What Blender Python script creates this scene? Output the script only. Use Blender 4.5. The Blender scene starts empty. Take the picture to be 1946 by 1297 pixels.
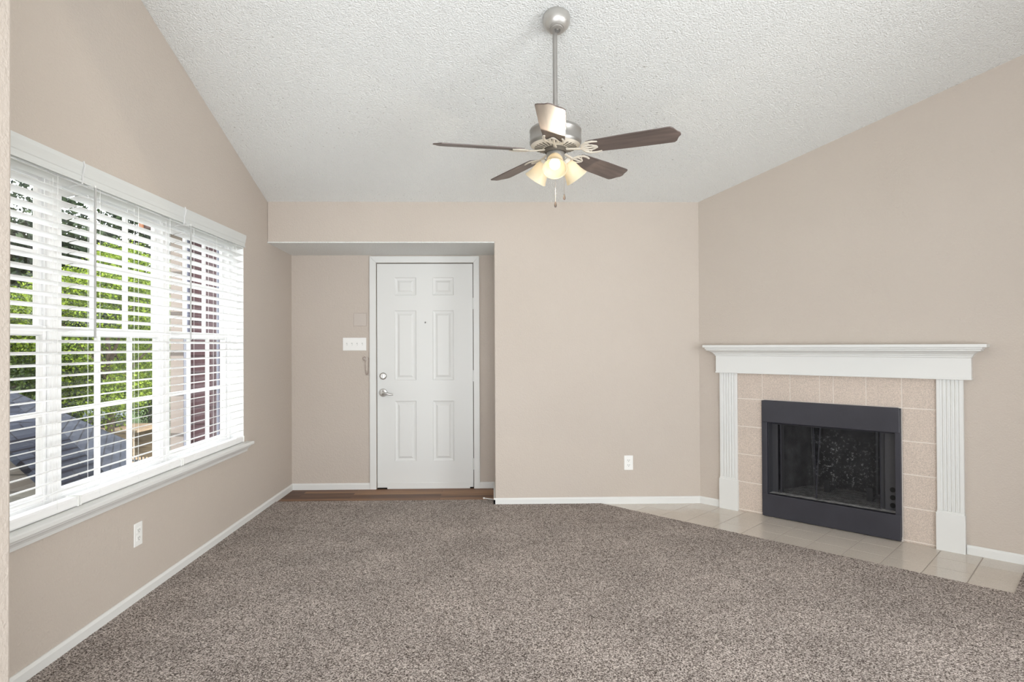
import bpy, bmesh, math, random
import numpy as np
from mathutils import Vector, Matrix
from math import radians as R, sin, cos, pi, sqrt, atan2, tan, hypot

random.seed(7)
SC = bpy.context.scene
COL = SC.collection

# ------------------------------------------------------------------ room numbers (metres)
EYE = 1.286                       # lens height
XL, YM, YR = -1.793, 4.961, 5.553  # left wall, main back wall, entry wall
H, SLOPE = 2.447, 0.350           # ceiling height at the back wall and its rise towards the viewer
XC, XD = 1.680, 0.0206            # where the corner wall starts, right side of the entry recess
ANG = R(46.32)
DV = Vector((cos(ANG), -sin(ANG), 0)); NV = Vector((-sin(ANG), -cos(ANG), 0))
def ceil_z(y): return H + SLOPE * (YM - y)

# ------------------------------------------------------------------ camera
cam = bpy.data.cameras.new('camera'); cam_o = bpy.data.objects.new('camera', cam); COL.objects.link(cam_o)
yaw, pitch, roll = .02354, .00812, -.00432
fw = Vector((sin(yaw) * cos(pitch), cos(yaw) * cos(pitch), sin(pitch)))
r0 = Vector((cos(yaw), -sin(yaw), 0)); u0 = r0.cross(fw)
rt = cos(roll) * r0 + sin(roll) * u0; up = -sin(roll) * r0 + cos(roll) * u0
M = Matrix((rt, up, -fw)).transposed().to_4x4(); M.translation = (0, 0, EYE)
cam_o.matrix_world = M
cam.sensor_width = 36; cam.sensor_fit = 'HORIZONTAL'
cam.lens = 1170.45 / 1946 * 36
cam.shift_x = (973 - 962.7) / 1946; cam.shift_y = -(648.5 - 647.9) / 1946
cam.clip_start = .05; cam.clip_end = 300
SC.camera = cam_o

# ------------------------------------------------------------------ sky, sun, added fill lights, exposure
SC.view_settings.view_transform = 'Standard'; SC.view_settings.look = 'None'
SC.view_settings.exposure = -0.02; SC.view_settings.gamma = 1.0; SC.view_settings.use_curve_mapping = False
wd = bpy.data.worlds.new('sky'); SC.world = wd; wd.use_nodes = True
wn = wd.node_tree.nodes; wn['Background'].inputs[0].default_value = (.93, .965, 1, 1); wn['Background'].inputs[1].default_value = 5.4
def lamp(name, kind, loc, power, color=(1, 1, 1), direction=None, **kw):
    l = bpy.data.lights.new(name, kind); l.energy = power; l.color = color
    for k, v in kw.items(): setattr(l, k, v)
    o = bpy.data.objects.new(name, l); o.location = loc; COL.objects.link(o)
    if direction: o.rotation_euler = Vector(direction).to_track_quat('-Z', 'Y').to_euler()
    return o
lamp('sun', 'SUN', (5, 0, 20), 4.2, (1, .95, .86), (-.75, .12, -.8), angle=R(.6))
lamp('rear_fill', 'AREA', (.9, -2.85, .95), 84, (.97, 1, 1.02), (.0, 1, .08), shape='RECTANGLE', size=3.0, size_y=1.7)  # added fill in the rear opening, brightens walls that face the viewer
lamp('ceiling_fill', 'AREA', (-.8, -1.0, .7), 98, (.95, 1, 1.04), (-.15, .6, 1), shape='DISK', size=2.6)  # added upward fill behind the viewer, lifts ceiling and carpet
lamp('right_fill', 'AREA', (3.3, 1.0, 1.4), 66, (.96, 1, 1.02), (-1, .55, .0), shape='RECTANGLE', size=1.8, size_y=1.8, spread=R(115))  # unseen fill added on the right to brighten the left wall
SC.cycles.max_bounces = 10; SC.cycles.diffuse_bounces = 6; SC.cycles.glossy_bounces = 4
SC.cycles.transparent_max_bounces = 16; SC.cycles.transmission_bounces = 6
SC.cycles.sample_clamp_indirect = 6; SC.cycles.caustics_reflective = False; SC.cycles.caustics_refractive = False

# ------------------------------------------------------------------ materials
class NT:
    def __init__(s, name):
        s.m = bpy.data.materials.new(name); s.m.use_nodes = True
        s.t = s.m.node_tree; s.b = s.t.nodes['Principled BSDF']; s.out = s.t.nodes['Material Output']
        s.tc = None
    def n(s, t, **kw):
        x = s.t.nodes.new(t)
        for k, v in kw.items():
            if isinstance(k, str) and hasattr(x, k): setattr(x, k, v)
        return x
    def l(s, a, b): s.t.links.new(a, b)
    def co(s):
        if not s.tc: s.tc = s.n('ShaderNodeTexCoord')
        return s.tc.outputs['Object']
    def mapped(s, sc):
        m = s.n('ShaderNodeMapping'); m.inputs['Scale'].default_value = sc; s.l(s.co(), m.inputs['Vector']); return m.outputs[0]
    def noise(s, scale, detail=3, rough=.55, vec=None, dist=0):
        x = s.n('ShaderNodeTexNoise'); x.inputs['Scale'].default_value = scale; x.inputs['Detail'].default_value = detail
        x.inputs['Roughness'].default_value = rough; x.inputs['Distortion'].default_value = dist; s.l(vec or s.co(), x.inputs['Vector']); return x.outputs['Fac']
    def voro(s, scale, feat='F1', vec=None):
        x = s.n('ShaderNodeTexVoronoi'); x.feature = feat; x.inputs['Scale'].default_value = scale; s.l(vec or s.co(), x.inputs['Vector']); return x
    def ramp(s, fac, stops):
        x = s.n('ShaderNodeValToRGB'); e = x.color_ramp.elements
        while len(e) < len(stops): e.new(.5)
        for q, (p, c) in zip(e, stops): q.position = p; q.color = (*c, 1)
        s.l(fac, x.inputs[0]); return x.outputs[0]
    def mix(s, fac, a, b, mode='MIX'):
        x = s.n('ShaderNodeMix'); x.data_type = 'RGBA'; x.blend_type = mode
        for v, k in ((fac, 0), (a, 6), (b, 7)):
            if isinstance(v, (int, float)): x.inputs[k].default_value = v
            elif isinstance(v, tuple): x.inputs[k].default_value = (*v, 1)
            else: s.l(v, x.inputs[k])
        return x.outputs[2]
    def math(s, op, a, b=0.0):
        x = s.n('ShaderNodeMath'); x.operation = op
        for v, k in ((a, 0), (b, 1)):
            if isinstance(v, (int, float)): x.inputs[k].default_value = v
            else: s.l(v, x.inputs[k])
        return x.outputs[0]
    def bump(s, h, strength, dist):
        x = s.n('ShaderNodeBump'); x.inputs['Strength'].default_value = strength; x.inputs['Distance'].default_value = dist
        s.l(h, x.inputs['Height']); s.l(x.outputs[0], s.b.inputs['Normal'])
    def base(s, c, rough=.5, metal=0, spec=.5):
        if isinstance(c, tuple): s.b.inputs['Base Color'].default_value = (*c, 1)
        else: s.l(c, s.b.inputs['Base Color'])
        s.b.inputs['Roughness'].default_value = rough; s.b.inputs['Metallic'].default_value = metal
        s.b.inputs['Specular IOR Level'].default_value = spec
        return s
def simple(name, c, rough=.5, metal=0, spec=.5, var=.0, vs=8):
    t = NT(name)
    if var:
        t.base(t.ramp(t.noise(vs), [(.3, tuple(x * (1 - var) for x in c)), (.7, tuple(min(1, x * (1 + var)) for x in c))]), rough, metal, spec)
    else: t.base(c, rough, metal, spec)
    return t.m

def m_wall():
    t = NT('wall_paint')
    t.base(t.ramp(t.noise(1.3, 4), [(.3, (.524, .464, .409)), (.7, (.542, .482, .427))]), .62, 0, .3)
    n = t.math('ADD', t.noise(95, 3), t.math('MULTIPLY', t.noise(38, 2), .7))
    t.bump(n, .5, .006); return t.m
def m_ceiling():
    t = NT('popcorn_ceiling')
    spots = t.ramp(t.noise(75, 2, .5), [(.0, (.42, .41, .38)), (.285, (.46, .45, .42)), (.335, (.79, .80, .785)), (1, (.79, .80, .785))])
    big = t.ramp(t.noise(.7, 2), [(.42, (1, 1, 1)), (.6, (0, 0, 0))])
    col = t.mix(big, (.79, .80, .785), spots)
    t.base(col, .9, 0, .1)
    v = t.voro(120, 'SMOOTH_F1'); h = t.math('SUBTRACT', t.math('MULTIPLY', t.noise(170, 3), 1.1), v.outputs['Distance'])
    t.bump(h, .66, .009); return t.m
def m_carpet():
    t = NT('carpet_yarn')
    n = t.noise(175, 2.5, .66)
    c = t.ramp(n, [(.36, (.045, .037, .032)), (.44, (.20, .168, .150)), (.53, (.43, .375, .345)), (.64, (.78, .71, .665))])
    big = t.ramp(t.noise(2.2, 3, .6), [(.35, (.86, .86, .86)), (.65, (1.06, 1.06, 1.06))])
    t.base(t.mix(1.0, c, big, 'MULTIPLY'), .95, 0, .05)
    t.bump(n, 1, .008); return t.m
def m_tile(name, c, rough, speck):
    t = NT(name)
    a = t.noise(240, 2, .6); b = t.noise(5, 3)
    lo = tuple(x * (1 - speck) for x in c); hi = tuple(min(1, x * (1 + speck)) for x in c)
    t.base(t.mix(.35, t.ramp(a, [(.38, lo), (.62, hi)]), t.ramp(b, [(.3, tuple(x * .93 for x in c)), (.7, tuple(x * 1.05 for x in c))])), rough, 0, .5)
    t.bump(a, .12 if rough < .3 else .5, .002); return t.m
def m_wood(name, dark, mid, light, axis_scale, rough):
    t = NT(name)
    n = t.noise(1, 6, .6, t.mapped(axis_scale), .6)
    t.base(t.ramp(n, [(.3, dark), (.5, mid), (.72, light)]), rough, 0, .85)
    t.bump(n, .1, .002); return t.m
def m_planks():
    t = NT('entry_laminate')
    br = t.n('ShaderNodeTexBrick'); br.offset = .37; br.inputs['Scale'].default_value = 1
    br.inputs['Brick Width'].default_value = 1.2; br.inputs['Row Height'].default_value = .066; br.inputs['Mortar Size'].default_value = .0012
    br.inputs['Color1'].default_value = (.0, .0, .0, 1); br.inputs['Color2'].default_value = (1, 1, 1, 1); br.inputs['Mortar'].default_value = (.2, .2, .2, 1)
    t.l(t.co(), br.inputs['Vector'])
    g = t.noise(1, 6, .6, t.mapped((3, 60, 60)), .8)
    f = t.math('ADD', t.math('MULTIPLY', br.outputs['Color'], .45), t.math('MULTIPLY', g, .62))
    t.base(t.ramp(f, [(.2, (.055, .030, .022)), (.45, (.125, .064, .040)), (.62, (.20, .105, .058)), (.82, (.36, .20, .10))]), .5, 0, .25)
    return t.m
def m_leaf(name, dark, light):
    t = NT(name)
    g = t.n('ShaderNodeNewGeometry')
    c = t.ramp(g.outputs['Random Per Island'], [(0, dark), (1, light)])
    t.base(c, .55, 0, .3)
    tr = t.n('ShaderNodeBsdfTranslucent'); t.l(c, tr.inputs[0])
    mx = t.n('ShaderNodeMixShader'); mx.inputs[0].default_value = .35
    t.l(t.b.outputs[0], mx.inputs[1]); t.l(tr.outputs[0], mx.inputs[2]); t.l(mx.outputs[0], t.out.inputs[0]); return t.m
def m_translucent(name, c, f, rough=.4):
    t = NT(name); t.base(c, rough, 0, .4)
    tr = t.n('ShaderNodeBsdfTranslucent'); tr.inputs[0].default_value = (*c, 1)
    mx = t.n('ShaderNodeMixShader'); mx.inputs[0].default_value = f
    t.l(t.b.outputs[0], mx.inputs[1]); t.l(tr.outputs[0], mx.inputs[2]); t.l(mx.outputs[0], t.out.inputs[0]); return t.m
def m_glass():
    t = NT('window_glass')
    tr = t.n('ShaderNodeBsdfTransparent'); gl = t.n('ShaderNodeBsdfGlossy'); gl.inputs['Roughness'].default_value = .02
    tr.inputs[0].default_value = (.97, .98, .98, 1)
    fr = t.n('ShaderNodeFresnel'); fr.inputs[0].default_value = 1.45
    mx = t.n('ShaderNodeMixShader'); t.l(t.math('MINIMUM', fr.outputs[0], .12), mx.inputs[0]); t.l(tr.outputs[0], mx.inputs[1]); t.l(gl.outputs[0], mx.inputs[2])
    t.l(mx.outputs[0], t.out.inputs[0]); return t.m
def m_mesh():
    t = NT('fire_screen_mesh'); t.base((.03, .03, .032), .5, .6)
    tr = t.n('ShaderNodeBsdfTransparent')
    m = t.n('ShaderNodeMapping'); m.inputs['Rotation'].default_value = (0, R(38), 0); m.inputs['Scale'].default_value = (150, 150, 150)
    t.l(t.co(), m.inputs['Vector'])
    sp = t.n('ShaderNodeSeparateXYZ'); t.l(m.outputs[0], sp.inputs[0])
    a = t.math('GREATER_THAN', t.math('FRACT', sp.outputs[0]), .74); b = t.math('GREATER_THAN', t.math('FRACT', sp.outputs[2]), .74)
    f = t.math('MAXIMUM', a, b)
    mx = t.n('ShaderNodeMixShader'); t.l(f, mx.inputs[0]); t.l(tr.outputs[0], mx.inputs[1]); t.l(t.b.outputs[0], mx.inputs[2])
    t.l(mx.outputs[0], t.out.inputs[0]); return t.m
def m_emit(name, c, s):
    t = NT(name); t.base(c, .4); t.b.inputs['Emission Color'].default_value = (*c, 1); t.b.inputs['Emission Strength'].default_value = s; return t.m
def m_soot():
    t = NT('sooty_firebrick')
    d = t.noise(55, 5, .75); mask = t.noise(4.5, 2, .5)
    spk = t.ramp(d, [(.0, (0, 0, 0)), (.56, (0, 0, 0)), (.63, (1, 1, 1))])
    mk = t.ramp(mask, [(.5, (0, 0, 0)), (.62, (1, 1, 1))])
    ds = t.n('ShaderNodeVectorMath'); ds.operation = 'DISTANCE'; t.l(t.co(), ds.inputs[0]); ds.inputs[1].default_value = (.93, .5, .36)
    near = t.ramp(ds.outputs['Value'], [(.10, (1, 1, 1)), (.27, (0, 0, 0))])
    f = t.mix(1, spk, t.mix(.8, mk, near), 'MULTIPLY')
    t.base(t.mix(f, t.ramp(t.noise(9, 4), [(.35, (.02, .02, .022)), (.7, (.085, .085, .09))]), (.8, .8, .8)), .9, 0, .1); return t.m
def m_shingle():
    t = NT('roof_shingle')
    br = t.n('ShaderNodeTexBrick'); br.offset = .5; br.inputs['Scale'].default_value = 1; br.inputs['Brick Width'].default_value = .5
    br.inputs['Row Height'].default_value = .15; br.inputs['Mortar Size'].default_value = .012
    br.inputs['Color1'].default_value = (.014, .016, .024, 1); br.inputs['Color2'].default_value = (.026, .030, .042, 1); br.inputs['Mortar'].default_value = (.006, .006, .009, 1)
    t.l(t.co(), br.inputs['Vector']); t.base(br.outputs['Color'], .9, 0, .1); return t.m
def m_siding(name, c, step=.17):
    t = NT(name)
    sp = t.n('ShaderNodeSeparateXYZ'); t.l(t.co(), sp.inputs[0])
    f = t.math('FRACT', t.math('DIVIDE', sp.outputs[2], step))
    line = t.math('LESS_THAN', f, .09)
    t.base(t.mix(line, c, tuple(x * .45 for x in c)), .7, 0, .2)
    t.bump(f, .4, .02); return t.m

MT = dict(
    wall=m_wall(), ceiling=m_ceiling(), carpet=m_carpet(),
    trim=simple('white_trim_paint', (.71, .715, .70), .38), door=simple('white_door_paint', (.70, .705, .69), .42), valance=simple('valance_shaded_white', (.64, .655, .64), .45),  # valance greyed below the other whites to carry its shade
    vinyl=simple('white_vinyl', (.86, .86, .86), .35), slat=m_translucent('white_slat', (.94, .94, .935), .66),
    plastic=simple('white_plastic', (.84, .84, .82), .35), clear=m_translucent('clear_clip', (.85, .85, .85), .4, .2),
    slot=simple('dark_slot', (.05, .05, .05), .6), plate=simple('painted_plate', (.53, .475, .428), .5), gap=simple('paint_crack', (.34, .275, .24), .7), toggle=simple('toggle_shade_grey', (.60, .60, .585), .4),  # last grey stands in for the shadow around the switch toggles
    surround=m_tile('surround_tile', (.57, .485, .42), .42, .26), hearth=m_tile('hearth_tile', (.58, .53, .47), .09, .10),
    grout=simple('grout', (.78, .72, .66), .8), hgrout=simple('hearth_grout', (.36, .32, .28), .6),
    planks=m_planks(), black=simple('black_steel', (.030, .030, .040), .42, .0, .5, .12, 6), black2=simple('black_lining', (.022, .022, .026), .6),
    panel=simple('black_inner_panel', (.042, .042, .048), .5), soot=m_soot(), ash=simple('ash_floor', (.27, .27, .275), .9, 0, .1, .5, 30), mesh=m_mesh(), hole=simple('vent_hole', (.004, .004, .004), .8),
    steel=simple('satin_nickel', (.62, .61, .59), .28, 1), nickel=simple('brushed_nickel', (.40, .388, .37), .4, .8, .5, .04, 20),
    nickel_light=simple('brushed_nickel_canopy', (.56, .545, .52), .42, .8, .5, .04, 20),
    nickel_warm=simple('nickel_warm_glow', (.74, .69, .60), .4), ventdark=simple('vent_gap', (.10, .085, .065), .7),  # warm glow of the bulbs put into the nickel's colour
    blade=m_wood('blade_walnut', (.075, .055, .047), (.12, .088, .077), (.18, .135, .118), (2.2, 26, 26), .46),
    shade=m_translucent('frosted_shade', (.92, .84, .67), .40, .35), bulb=m_emit('lit_bulb', (1, .93, .80), 1.7),
    knob=simple('dark_knob', (.05, .035, .028), .4), wand=simple('grey_clear_wand', (.42, .42, .41), .3), chain=simple('steel_chain', (.55, .5, .45), .35, .8), chainb=simple('bronze_chain', (.40, .33, .29), .5, .3),
    rubber=simple('white_rubber', (.85, .85, .83), .5), glass=m_glass(),
    bark=simple('bark', (.10, .075, .055), .9, 0, .1, .4, 10), lawn=simple('lawn_grass', (.045, .085, .012), .9, 0, .1, .35, 3),
    mulch=simple('dark_brown_ground', (.055, .05, .04), .95, 0, .1, .4, 3),  # mottled dark brown, used on the floor slab
    shingle=m_shingle(), tan=m_siding('tan_siding', (.085, .070, .060), .2), maroon=m_siding('maroon_siding', (.085, .043, .050), .17),
    beige=m_siding('beige_trim', (.33, .275, .24), .4), bluegrey=simple('blue_grey_trim', (.15, .16, .22), .6), soffit=simple('brown_soffit', (.07, .04, .033), .7),
    fascia=simple('orange_fascia', (.28, .12, .06), .6), plankwood=m_wood('raw_timber', (.17, .10, .055), (.27, .18, .10), (.40, .29, .19), (2, 2, 20), .7),
    iron=simple('black_iron', (.02, .02, .022), .5), lid=simple('grey_lid', (.26, .29, .36), .4, .2),
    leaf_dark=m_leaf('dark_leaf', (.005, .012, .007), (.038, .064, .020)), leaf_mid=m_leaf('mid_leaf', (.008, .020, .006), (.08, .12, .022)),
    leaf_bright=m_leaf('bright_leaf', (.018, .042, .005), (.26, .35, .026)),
)

# ------------------------------------------------------------------ mesh helpers
class MB:
    def __init__(s): s.bm = bmesh.new()
    def box(s, a, b, bev=0):
        v = [s.bm.verts.new((x, y, z)) for z in (a[2], b[2]) for y in (a[1], b[1]) for x in (a[0], b[0])]
        fs = [s.bm.faces.new([v[i] for i in q]) for q in ((0, 2, 3, 1), (4, 5, 7, 6), (0, 1, 5, 4), (2, 6, 7, 3), (0, 4, 6, 2), (1, 3, 7, 5))]
        if bev: bmesh.ops.bevel(s.bm, geom=list({e for f in fs for e in f.edges}), offset=bev, segments=2, affect='EDGES', profile=.5)
        return s
    def prism(s, pts, vec):
        """polygon (3D points) extruded along vec"""
        vec = Vector(vec); a = [s.bm.verts.new(p) for p in pts]; b = [s.bm.verts.new(Vector(p) + vec) for p in pts]
        n = len(pts); s.bm.faces.new(a); s.bm.faces.new(b[::-1])
        for i in range(n): s.bm.faces.new((a[i], b[i], b[(i + 1) % n], a[(i + 1) % n]))
        return s
    def lathe(s, prof, n=32, M=None, close=False):
        """prof: (r, z) list; axis z"""
        M = M or Matrix(); rings = []
        for r, z in prof:
            if r < 1e-6: rings.append([s.bm.verts.new(M @ Vector((0, 0, z)))])
            else: rings.append([s.bm.verts.new(M @ Vector((r * cos(2 * pi * i / n), r * sin(2 * pi * i / n), z))) for i in range(n)])
        pairs = list(zip(rings, rings[1:])) + ([(rings[-1], rings[0])] if close else [])
        for a, b in pairs:
            for i in range(n):
                j = (i + 1) % n
                q = [a[i % len(a)], a[j % len(a)], b[j % len(b)], b[i % len(b)]]
                u = []
                for x in q:
                    if x not in u: u.append(x)
                if len(u) > 2: s.bm.faces.new(u)
        return s
    def tube(s, pts, r, n=8, closed=False, cap=True, flat=1.0):
        pts = [Vector(p) for p in pts]; m = len(pts); rr = r if isinstance(r, (list, tuple)) else [r] * m
        rings = []; prev = None
        for i, p in enumerate(pts):
            t = (pts[(i + 1) % m] - pts[i - 1]) if closed else (pts[min(i + 1, m - 1)] - pts[max(i - 1, 0)])
            t.normalize()
            ref = Vector((0, 0, 1)) if abs(t.z) < .92 else Vector((1, 0, 0))
            if prev is not None and abs(prev.dot(t)) < .9: ref = prev
            x = ref - t * ref.dot(t); x.normalize(); y = t.cross(x); prev = x
            rings.append([s.bm.verts.new(p + (x * cos(2 * pi * k / n) * flat + y * sin(2 * pi * k / n)) * rr[i]) for k in range(n)])
        for i in range(m if closed else m - 1):
            a, b = rings[i], rings[(i + 1) % m]
            for k in range(n): s.bm.faces.new((a[k], a[(k + 1) % n], b[(k + 1) % n], b[k]))
        if cap and not closed: s.bm.faces.new(rings[0][::-1]); s.bm.faces.new(rings[-1])
        return s
    def xf(s, M): bmesh.ops.transform(s.bm, matrix=M, verts=s.bm.verts); return s
    def build(s, name, mat, parent=None, smooth=False, bevel=0, label=None):
        bmesh.ops.recalc_face_normals(s.bm, faces=s.bm.faces)
        me = bpy.data.meshes.new(name); s.bm.to_mesh(me); s.bm.free(); me.materials.append(mat)
        o = bpy.data.objects.new(name, me); COL.objects.link(o)
        if smooth:
            for p in me.polygons: p.use_smooth = True
            try: me.set_sharp_from_angle(angle=R(38))
            except Exception: pass
        if bevel:
            b = o.modifiers.new('bevel', 'BEVEL'); b.width = bevel; b.segments = 2; b.limit_method = 'ANGLE'; b.angle_limit = R(40)
        if parent: o.parent = parent
        if label: o['label'] = label
        return o
def grid_mesh(name, verts, faces, mat, parent=None):
    me = bpy.data.meshes.new(name); me.from_pydata(verts, [], faces); me.materials.append(mat)
    o = bpy.data.objects.new(name, me); COL.objects.link(o)
    if parent: o.parent = parent
    return o
def thing(name, label, cat, loc=(0, 0, 0), rotz=0, group=None, kind=None):
    o = bpy.data.objects.new(name, None); COL.objects.link(o); o.empty_display_size = .1
    o.location = loc; o.rotation_euler = (0, 0, rotz)
    return tag(o, label, cat, group, kind)
def tag(o, label=None, cat=None, group=None, kind=None):
    for k, v in (('label', label), ('category', cat), ('group', group), ('kind', kind)):
        if v: o[k] = v
    return o
def struct(o, label=None):
    o['kind'] = 'structure'
    if label: o['label'] = label
    return o
def dup(o, parent):
    c = o.copy(); COL.objects.link(c); c.parent = parent; return c

# ================================================================== ROOM SHELL
WT = .16
# floor slab
b = MB(); b.box((-4.2, -3.2, -.15), (3.7, YR + .2, 0)); struct(b.build('floor', MT['mulch']))
# left wall with the window opening
WY0, WY1, WZ0, WZ1 = 1.83, 4.49, .575, 2.08
b = MB()
def yz(pts): b.prism([(XL, y, z) for y, z in pts], (-WT, 0, 0))
yz([(1.45, 0), (WY0, 0), (WY0, ceil_z(WY0) + .06), (1.45, ceil_z(1.45) + .06)])
yz([(WY0, 0), (WY1, 0), (WY1, WZ0), (WY0, WZ0)])
yz([(WY0, WZ1), (WY1, WZ1), (WY1, ceil_z(WY1) + .06), (WY0, ceil_z(WY0) + .06)])
yz([(WY1, 0), (YR + .12, 0), (YR + .12, H + .02), (YM, H + .06), (WY1, ceil_z(WY1) + .06)])
struct(b.build('wall_left', MT['wall']))
# back wall with header over the entry recess
b = MB()
b.prism([(XD, YM, 0), (XC + .12, YM, 0), (XC + .12, YM, H + .02), (XL, YM, H + .02), (XL, YM, 2.125), (XD, YM, 2.125)], (0, YR - YM + .12, 0))
struct(b.build('wall_back', MT['wall'], bevel=.006))
# entry wall with doorway
DX0, DX1, DZ1 = -1.038, -.168, 2.034
b = MB()
b.box((XL, YR, 0), (DX0, YR + .12, 2.125)); b.box((DX1, YR, 0), (XD, YR + .12, 2.125)); b.box((DX0, YR, DZ1), (DX1, YR + .12, 2.125))
struct(b.build('wall_entry', MT['wall']))
# textured soffit over the entry
b = MB(); b.prism([(XL, YM, 2.117), (XL, YM, 2.126), (XL, YR, 2.126), (XL, YR, 2.104)], (XD - XL, 0, 0)); struct(b.build('ceiling_entry', MT['ceiling']))
# corner wall that carries the fireplace (local x along wall, y into wall)
CW = Matrix.Translation((XC, YM, 0)) @ Matrix.Rotation(-ANG, 4, 'Z')
TEND = 2.6
def ct(t): return H + SLOPE * sin(ANG) * t + .06
b = MB()
def tz(pts): b.prism([(t, 0, z) for t, z in pts], (0, .12, 0))
tz([(0, 0), (.545, 0), (.545, ct(.545)), (0, ct(0))])
tz([(.545, .72), (1.385, .72), (1.385, ct(1.385)), (.545, ct(.545))])
tz([(.545, 0), (1.385, 0), (1.385, .165), (.545, .165)])
tz([(1.385, 0), (TEND, 0), (TEND, ct(TEND)), (1.385, ct(1.385))])
o = struct(b.build('wall_corner', MT['wall'])); o.matrix_world = CW
XR = XC + TEND * cos(ANG); YRT = YM - TEND * sin(ANG)
b = MB(); b.prism([(XR, YRT, 0), (XR, YRT, ceil_z(YRT) + .06), (XR, -.2, ceil_z(-.2) + .06), (XR, -3.1, 3.3), (XR, -3.1, 0)], (.14, 0, 0)); struct(b.build('wall_right', MT['wall']))
# wall end beside the viewer, hiding the near end of the window
NX = -1.315
b = MB(); b.prism([(-4.1, 1.45, 0), (NX, 1.45, 0), (NX, 1.45, ceil_z(1.45) + .06), (-4.1, 1.45, ceil_z(1.45) + .06)], (0, .27, 0)); struct(b.build('wall_near', MT['wall'], bevel=.012))
b = MB(); b.prism([(-4.1, 1.45, 0), (-4.1, 1.45, ceil_z(1.45)), (-4.1, -.2, ceil_z(-.2) + .06), (-4.1, -3.1, 3.3), (-4.1, -3.1, 0)], (.12, 0, 0)); struct(b.build('wall_side', MT['wall']))
b = MB()
b.box((-4.1, -3.1, 0), (-.6, -2.96, 3.6)); b.box((2.8, -3.1, 0), (XR + .1, -2.96, 3.6)); b.box((-.6, -3.1, 2.3), (2.8, -2.96, 3.6))  # unseen opening added to let sky light in behind the viewer
struct(b.build('wall_rear', MT['wall']))
# ceiling
b = MB()
ya, yb = YM + .03, -.2
b.prism([(XL - .1, ya, ceil_z(ya)), (XL - .1, ya, ceil_z(ya) + .12), (XL - .1, yb, ceil_z(yb) + .12), (XL - .1, yb, ceil_z(yb))], (XR + .2 - XL, 0, 0))
b.prism([(-4.2, 1.7, ceil_z(1.7)), (-4.2, 1.7, ceil_z(1.7) + .12), (-4.2, yb, ceil_z(yb) + .12), (-4.2, yb, ceil_z(yb))], (4.2 + XL - .1, 0, 0))
b.prism([(-4.2, yb, ceil_z(yb)), (-4.2, yb, ceil_z(yb) + .12), (-4.2, -3.15, 3.32), (-4.2, -3.15, 3.2)], (XR + 4.4, 0, 0))
struct(b.build('ceiling', MT['ceiling']))
# baseboards
BH, BT = .062, .013
def base_profile(b, p0, p1, n, z0=0):
    """baseboard from p0 to p1, n = direction into the room"""
    p0, p1, n = Vector((*p0, 0)), Vector((*p1, 0)), Vector((*n, 0))
    pr = [(0, z0), (BT, z0), (BT, BH - .012), (BT * .6, BH - .003), (BT * .35, BH), (0, BH)]
    b.prism([p0 + n * a + Vector((0, 0, z)) for a, z in pr], p1 - p0)
b = MB(); base_profile(b, (XL, 1.72), (XL, YR), (1, 0)); struct(b.build('baseboard_left', MT['trim']))
b = MB(); base_profile(b, (XL, YR), (-1.097, YR), (0, -1)); base_profile(b, (-.117, YR), (XD, YR), (0, -1)); base_profile(b, (XD, YM - BT), (XD, YR), (-1, 0)); struct(b.build('baseboard_entry', MT['trim']))
b = MB(); base_profile(b, (XD - BT, YM), (XC, YM), (0, -1)); struct(b.build('baseboard_back', MT['trim']))
b = MB(); base_profile(b, (0, 0), (.176, 0), (0, -1)); base_profile(b, (1.75, 0), (TEND, 0), (0, -1)); o = struct(b.build('baseboard_corner', MT['trim'])); o.matrix_world = CW

# ================================================================== FLOORS
HOFF, HT1 = .595, 2.03
b = MB(); b.box((XL, 5.02, 0), (XD, YR, .006)); struct(b.build('floor_entry', MT['planks']))
def cw(t, off): v = Vector((XC, YM, 0)) + DV * t + NV * off; return (v.x, v.y)
tleft = -(HOFF * cos(ANG)) / sin(ANG)
poly = [(XL, 1.70), (NX - .0, 1.70), (NX, 1.2), (-4.0, 1.2), (-4.0, -3.0), (XR, -3.0), (XR, YRT), cw(2.58, 0), cw(HT1, 0), cw(HT1, HOFF), cw(tleft, HOFF), (XD, YM), (XD, 5.105), (XL, 5.105)]
b = MB(); b.prism([(x, y, .001) for x, y in poly], (0, 0, .013))
carpet = b.build('carpet', MT['carpet'])
tag(carpet, 'speckled brown and grey cut pile carpet covering the living room floor', 'carpet', None, 'stuff')

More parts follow.
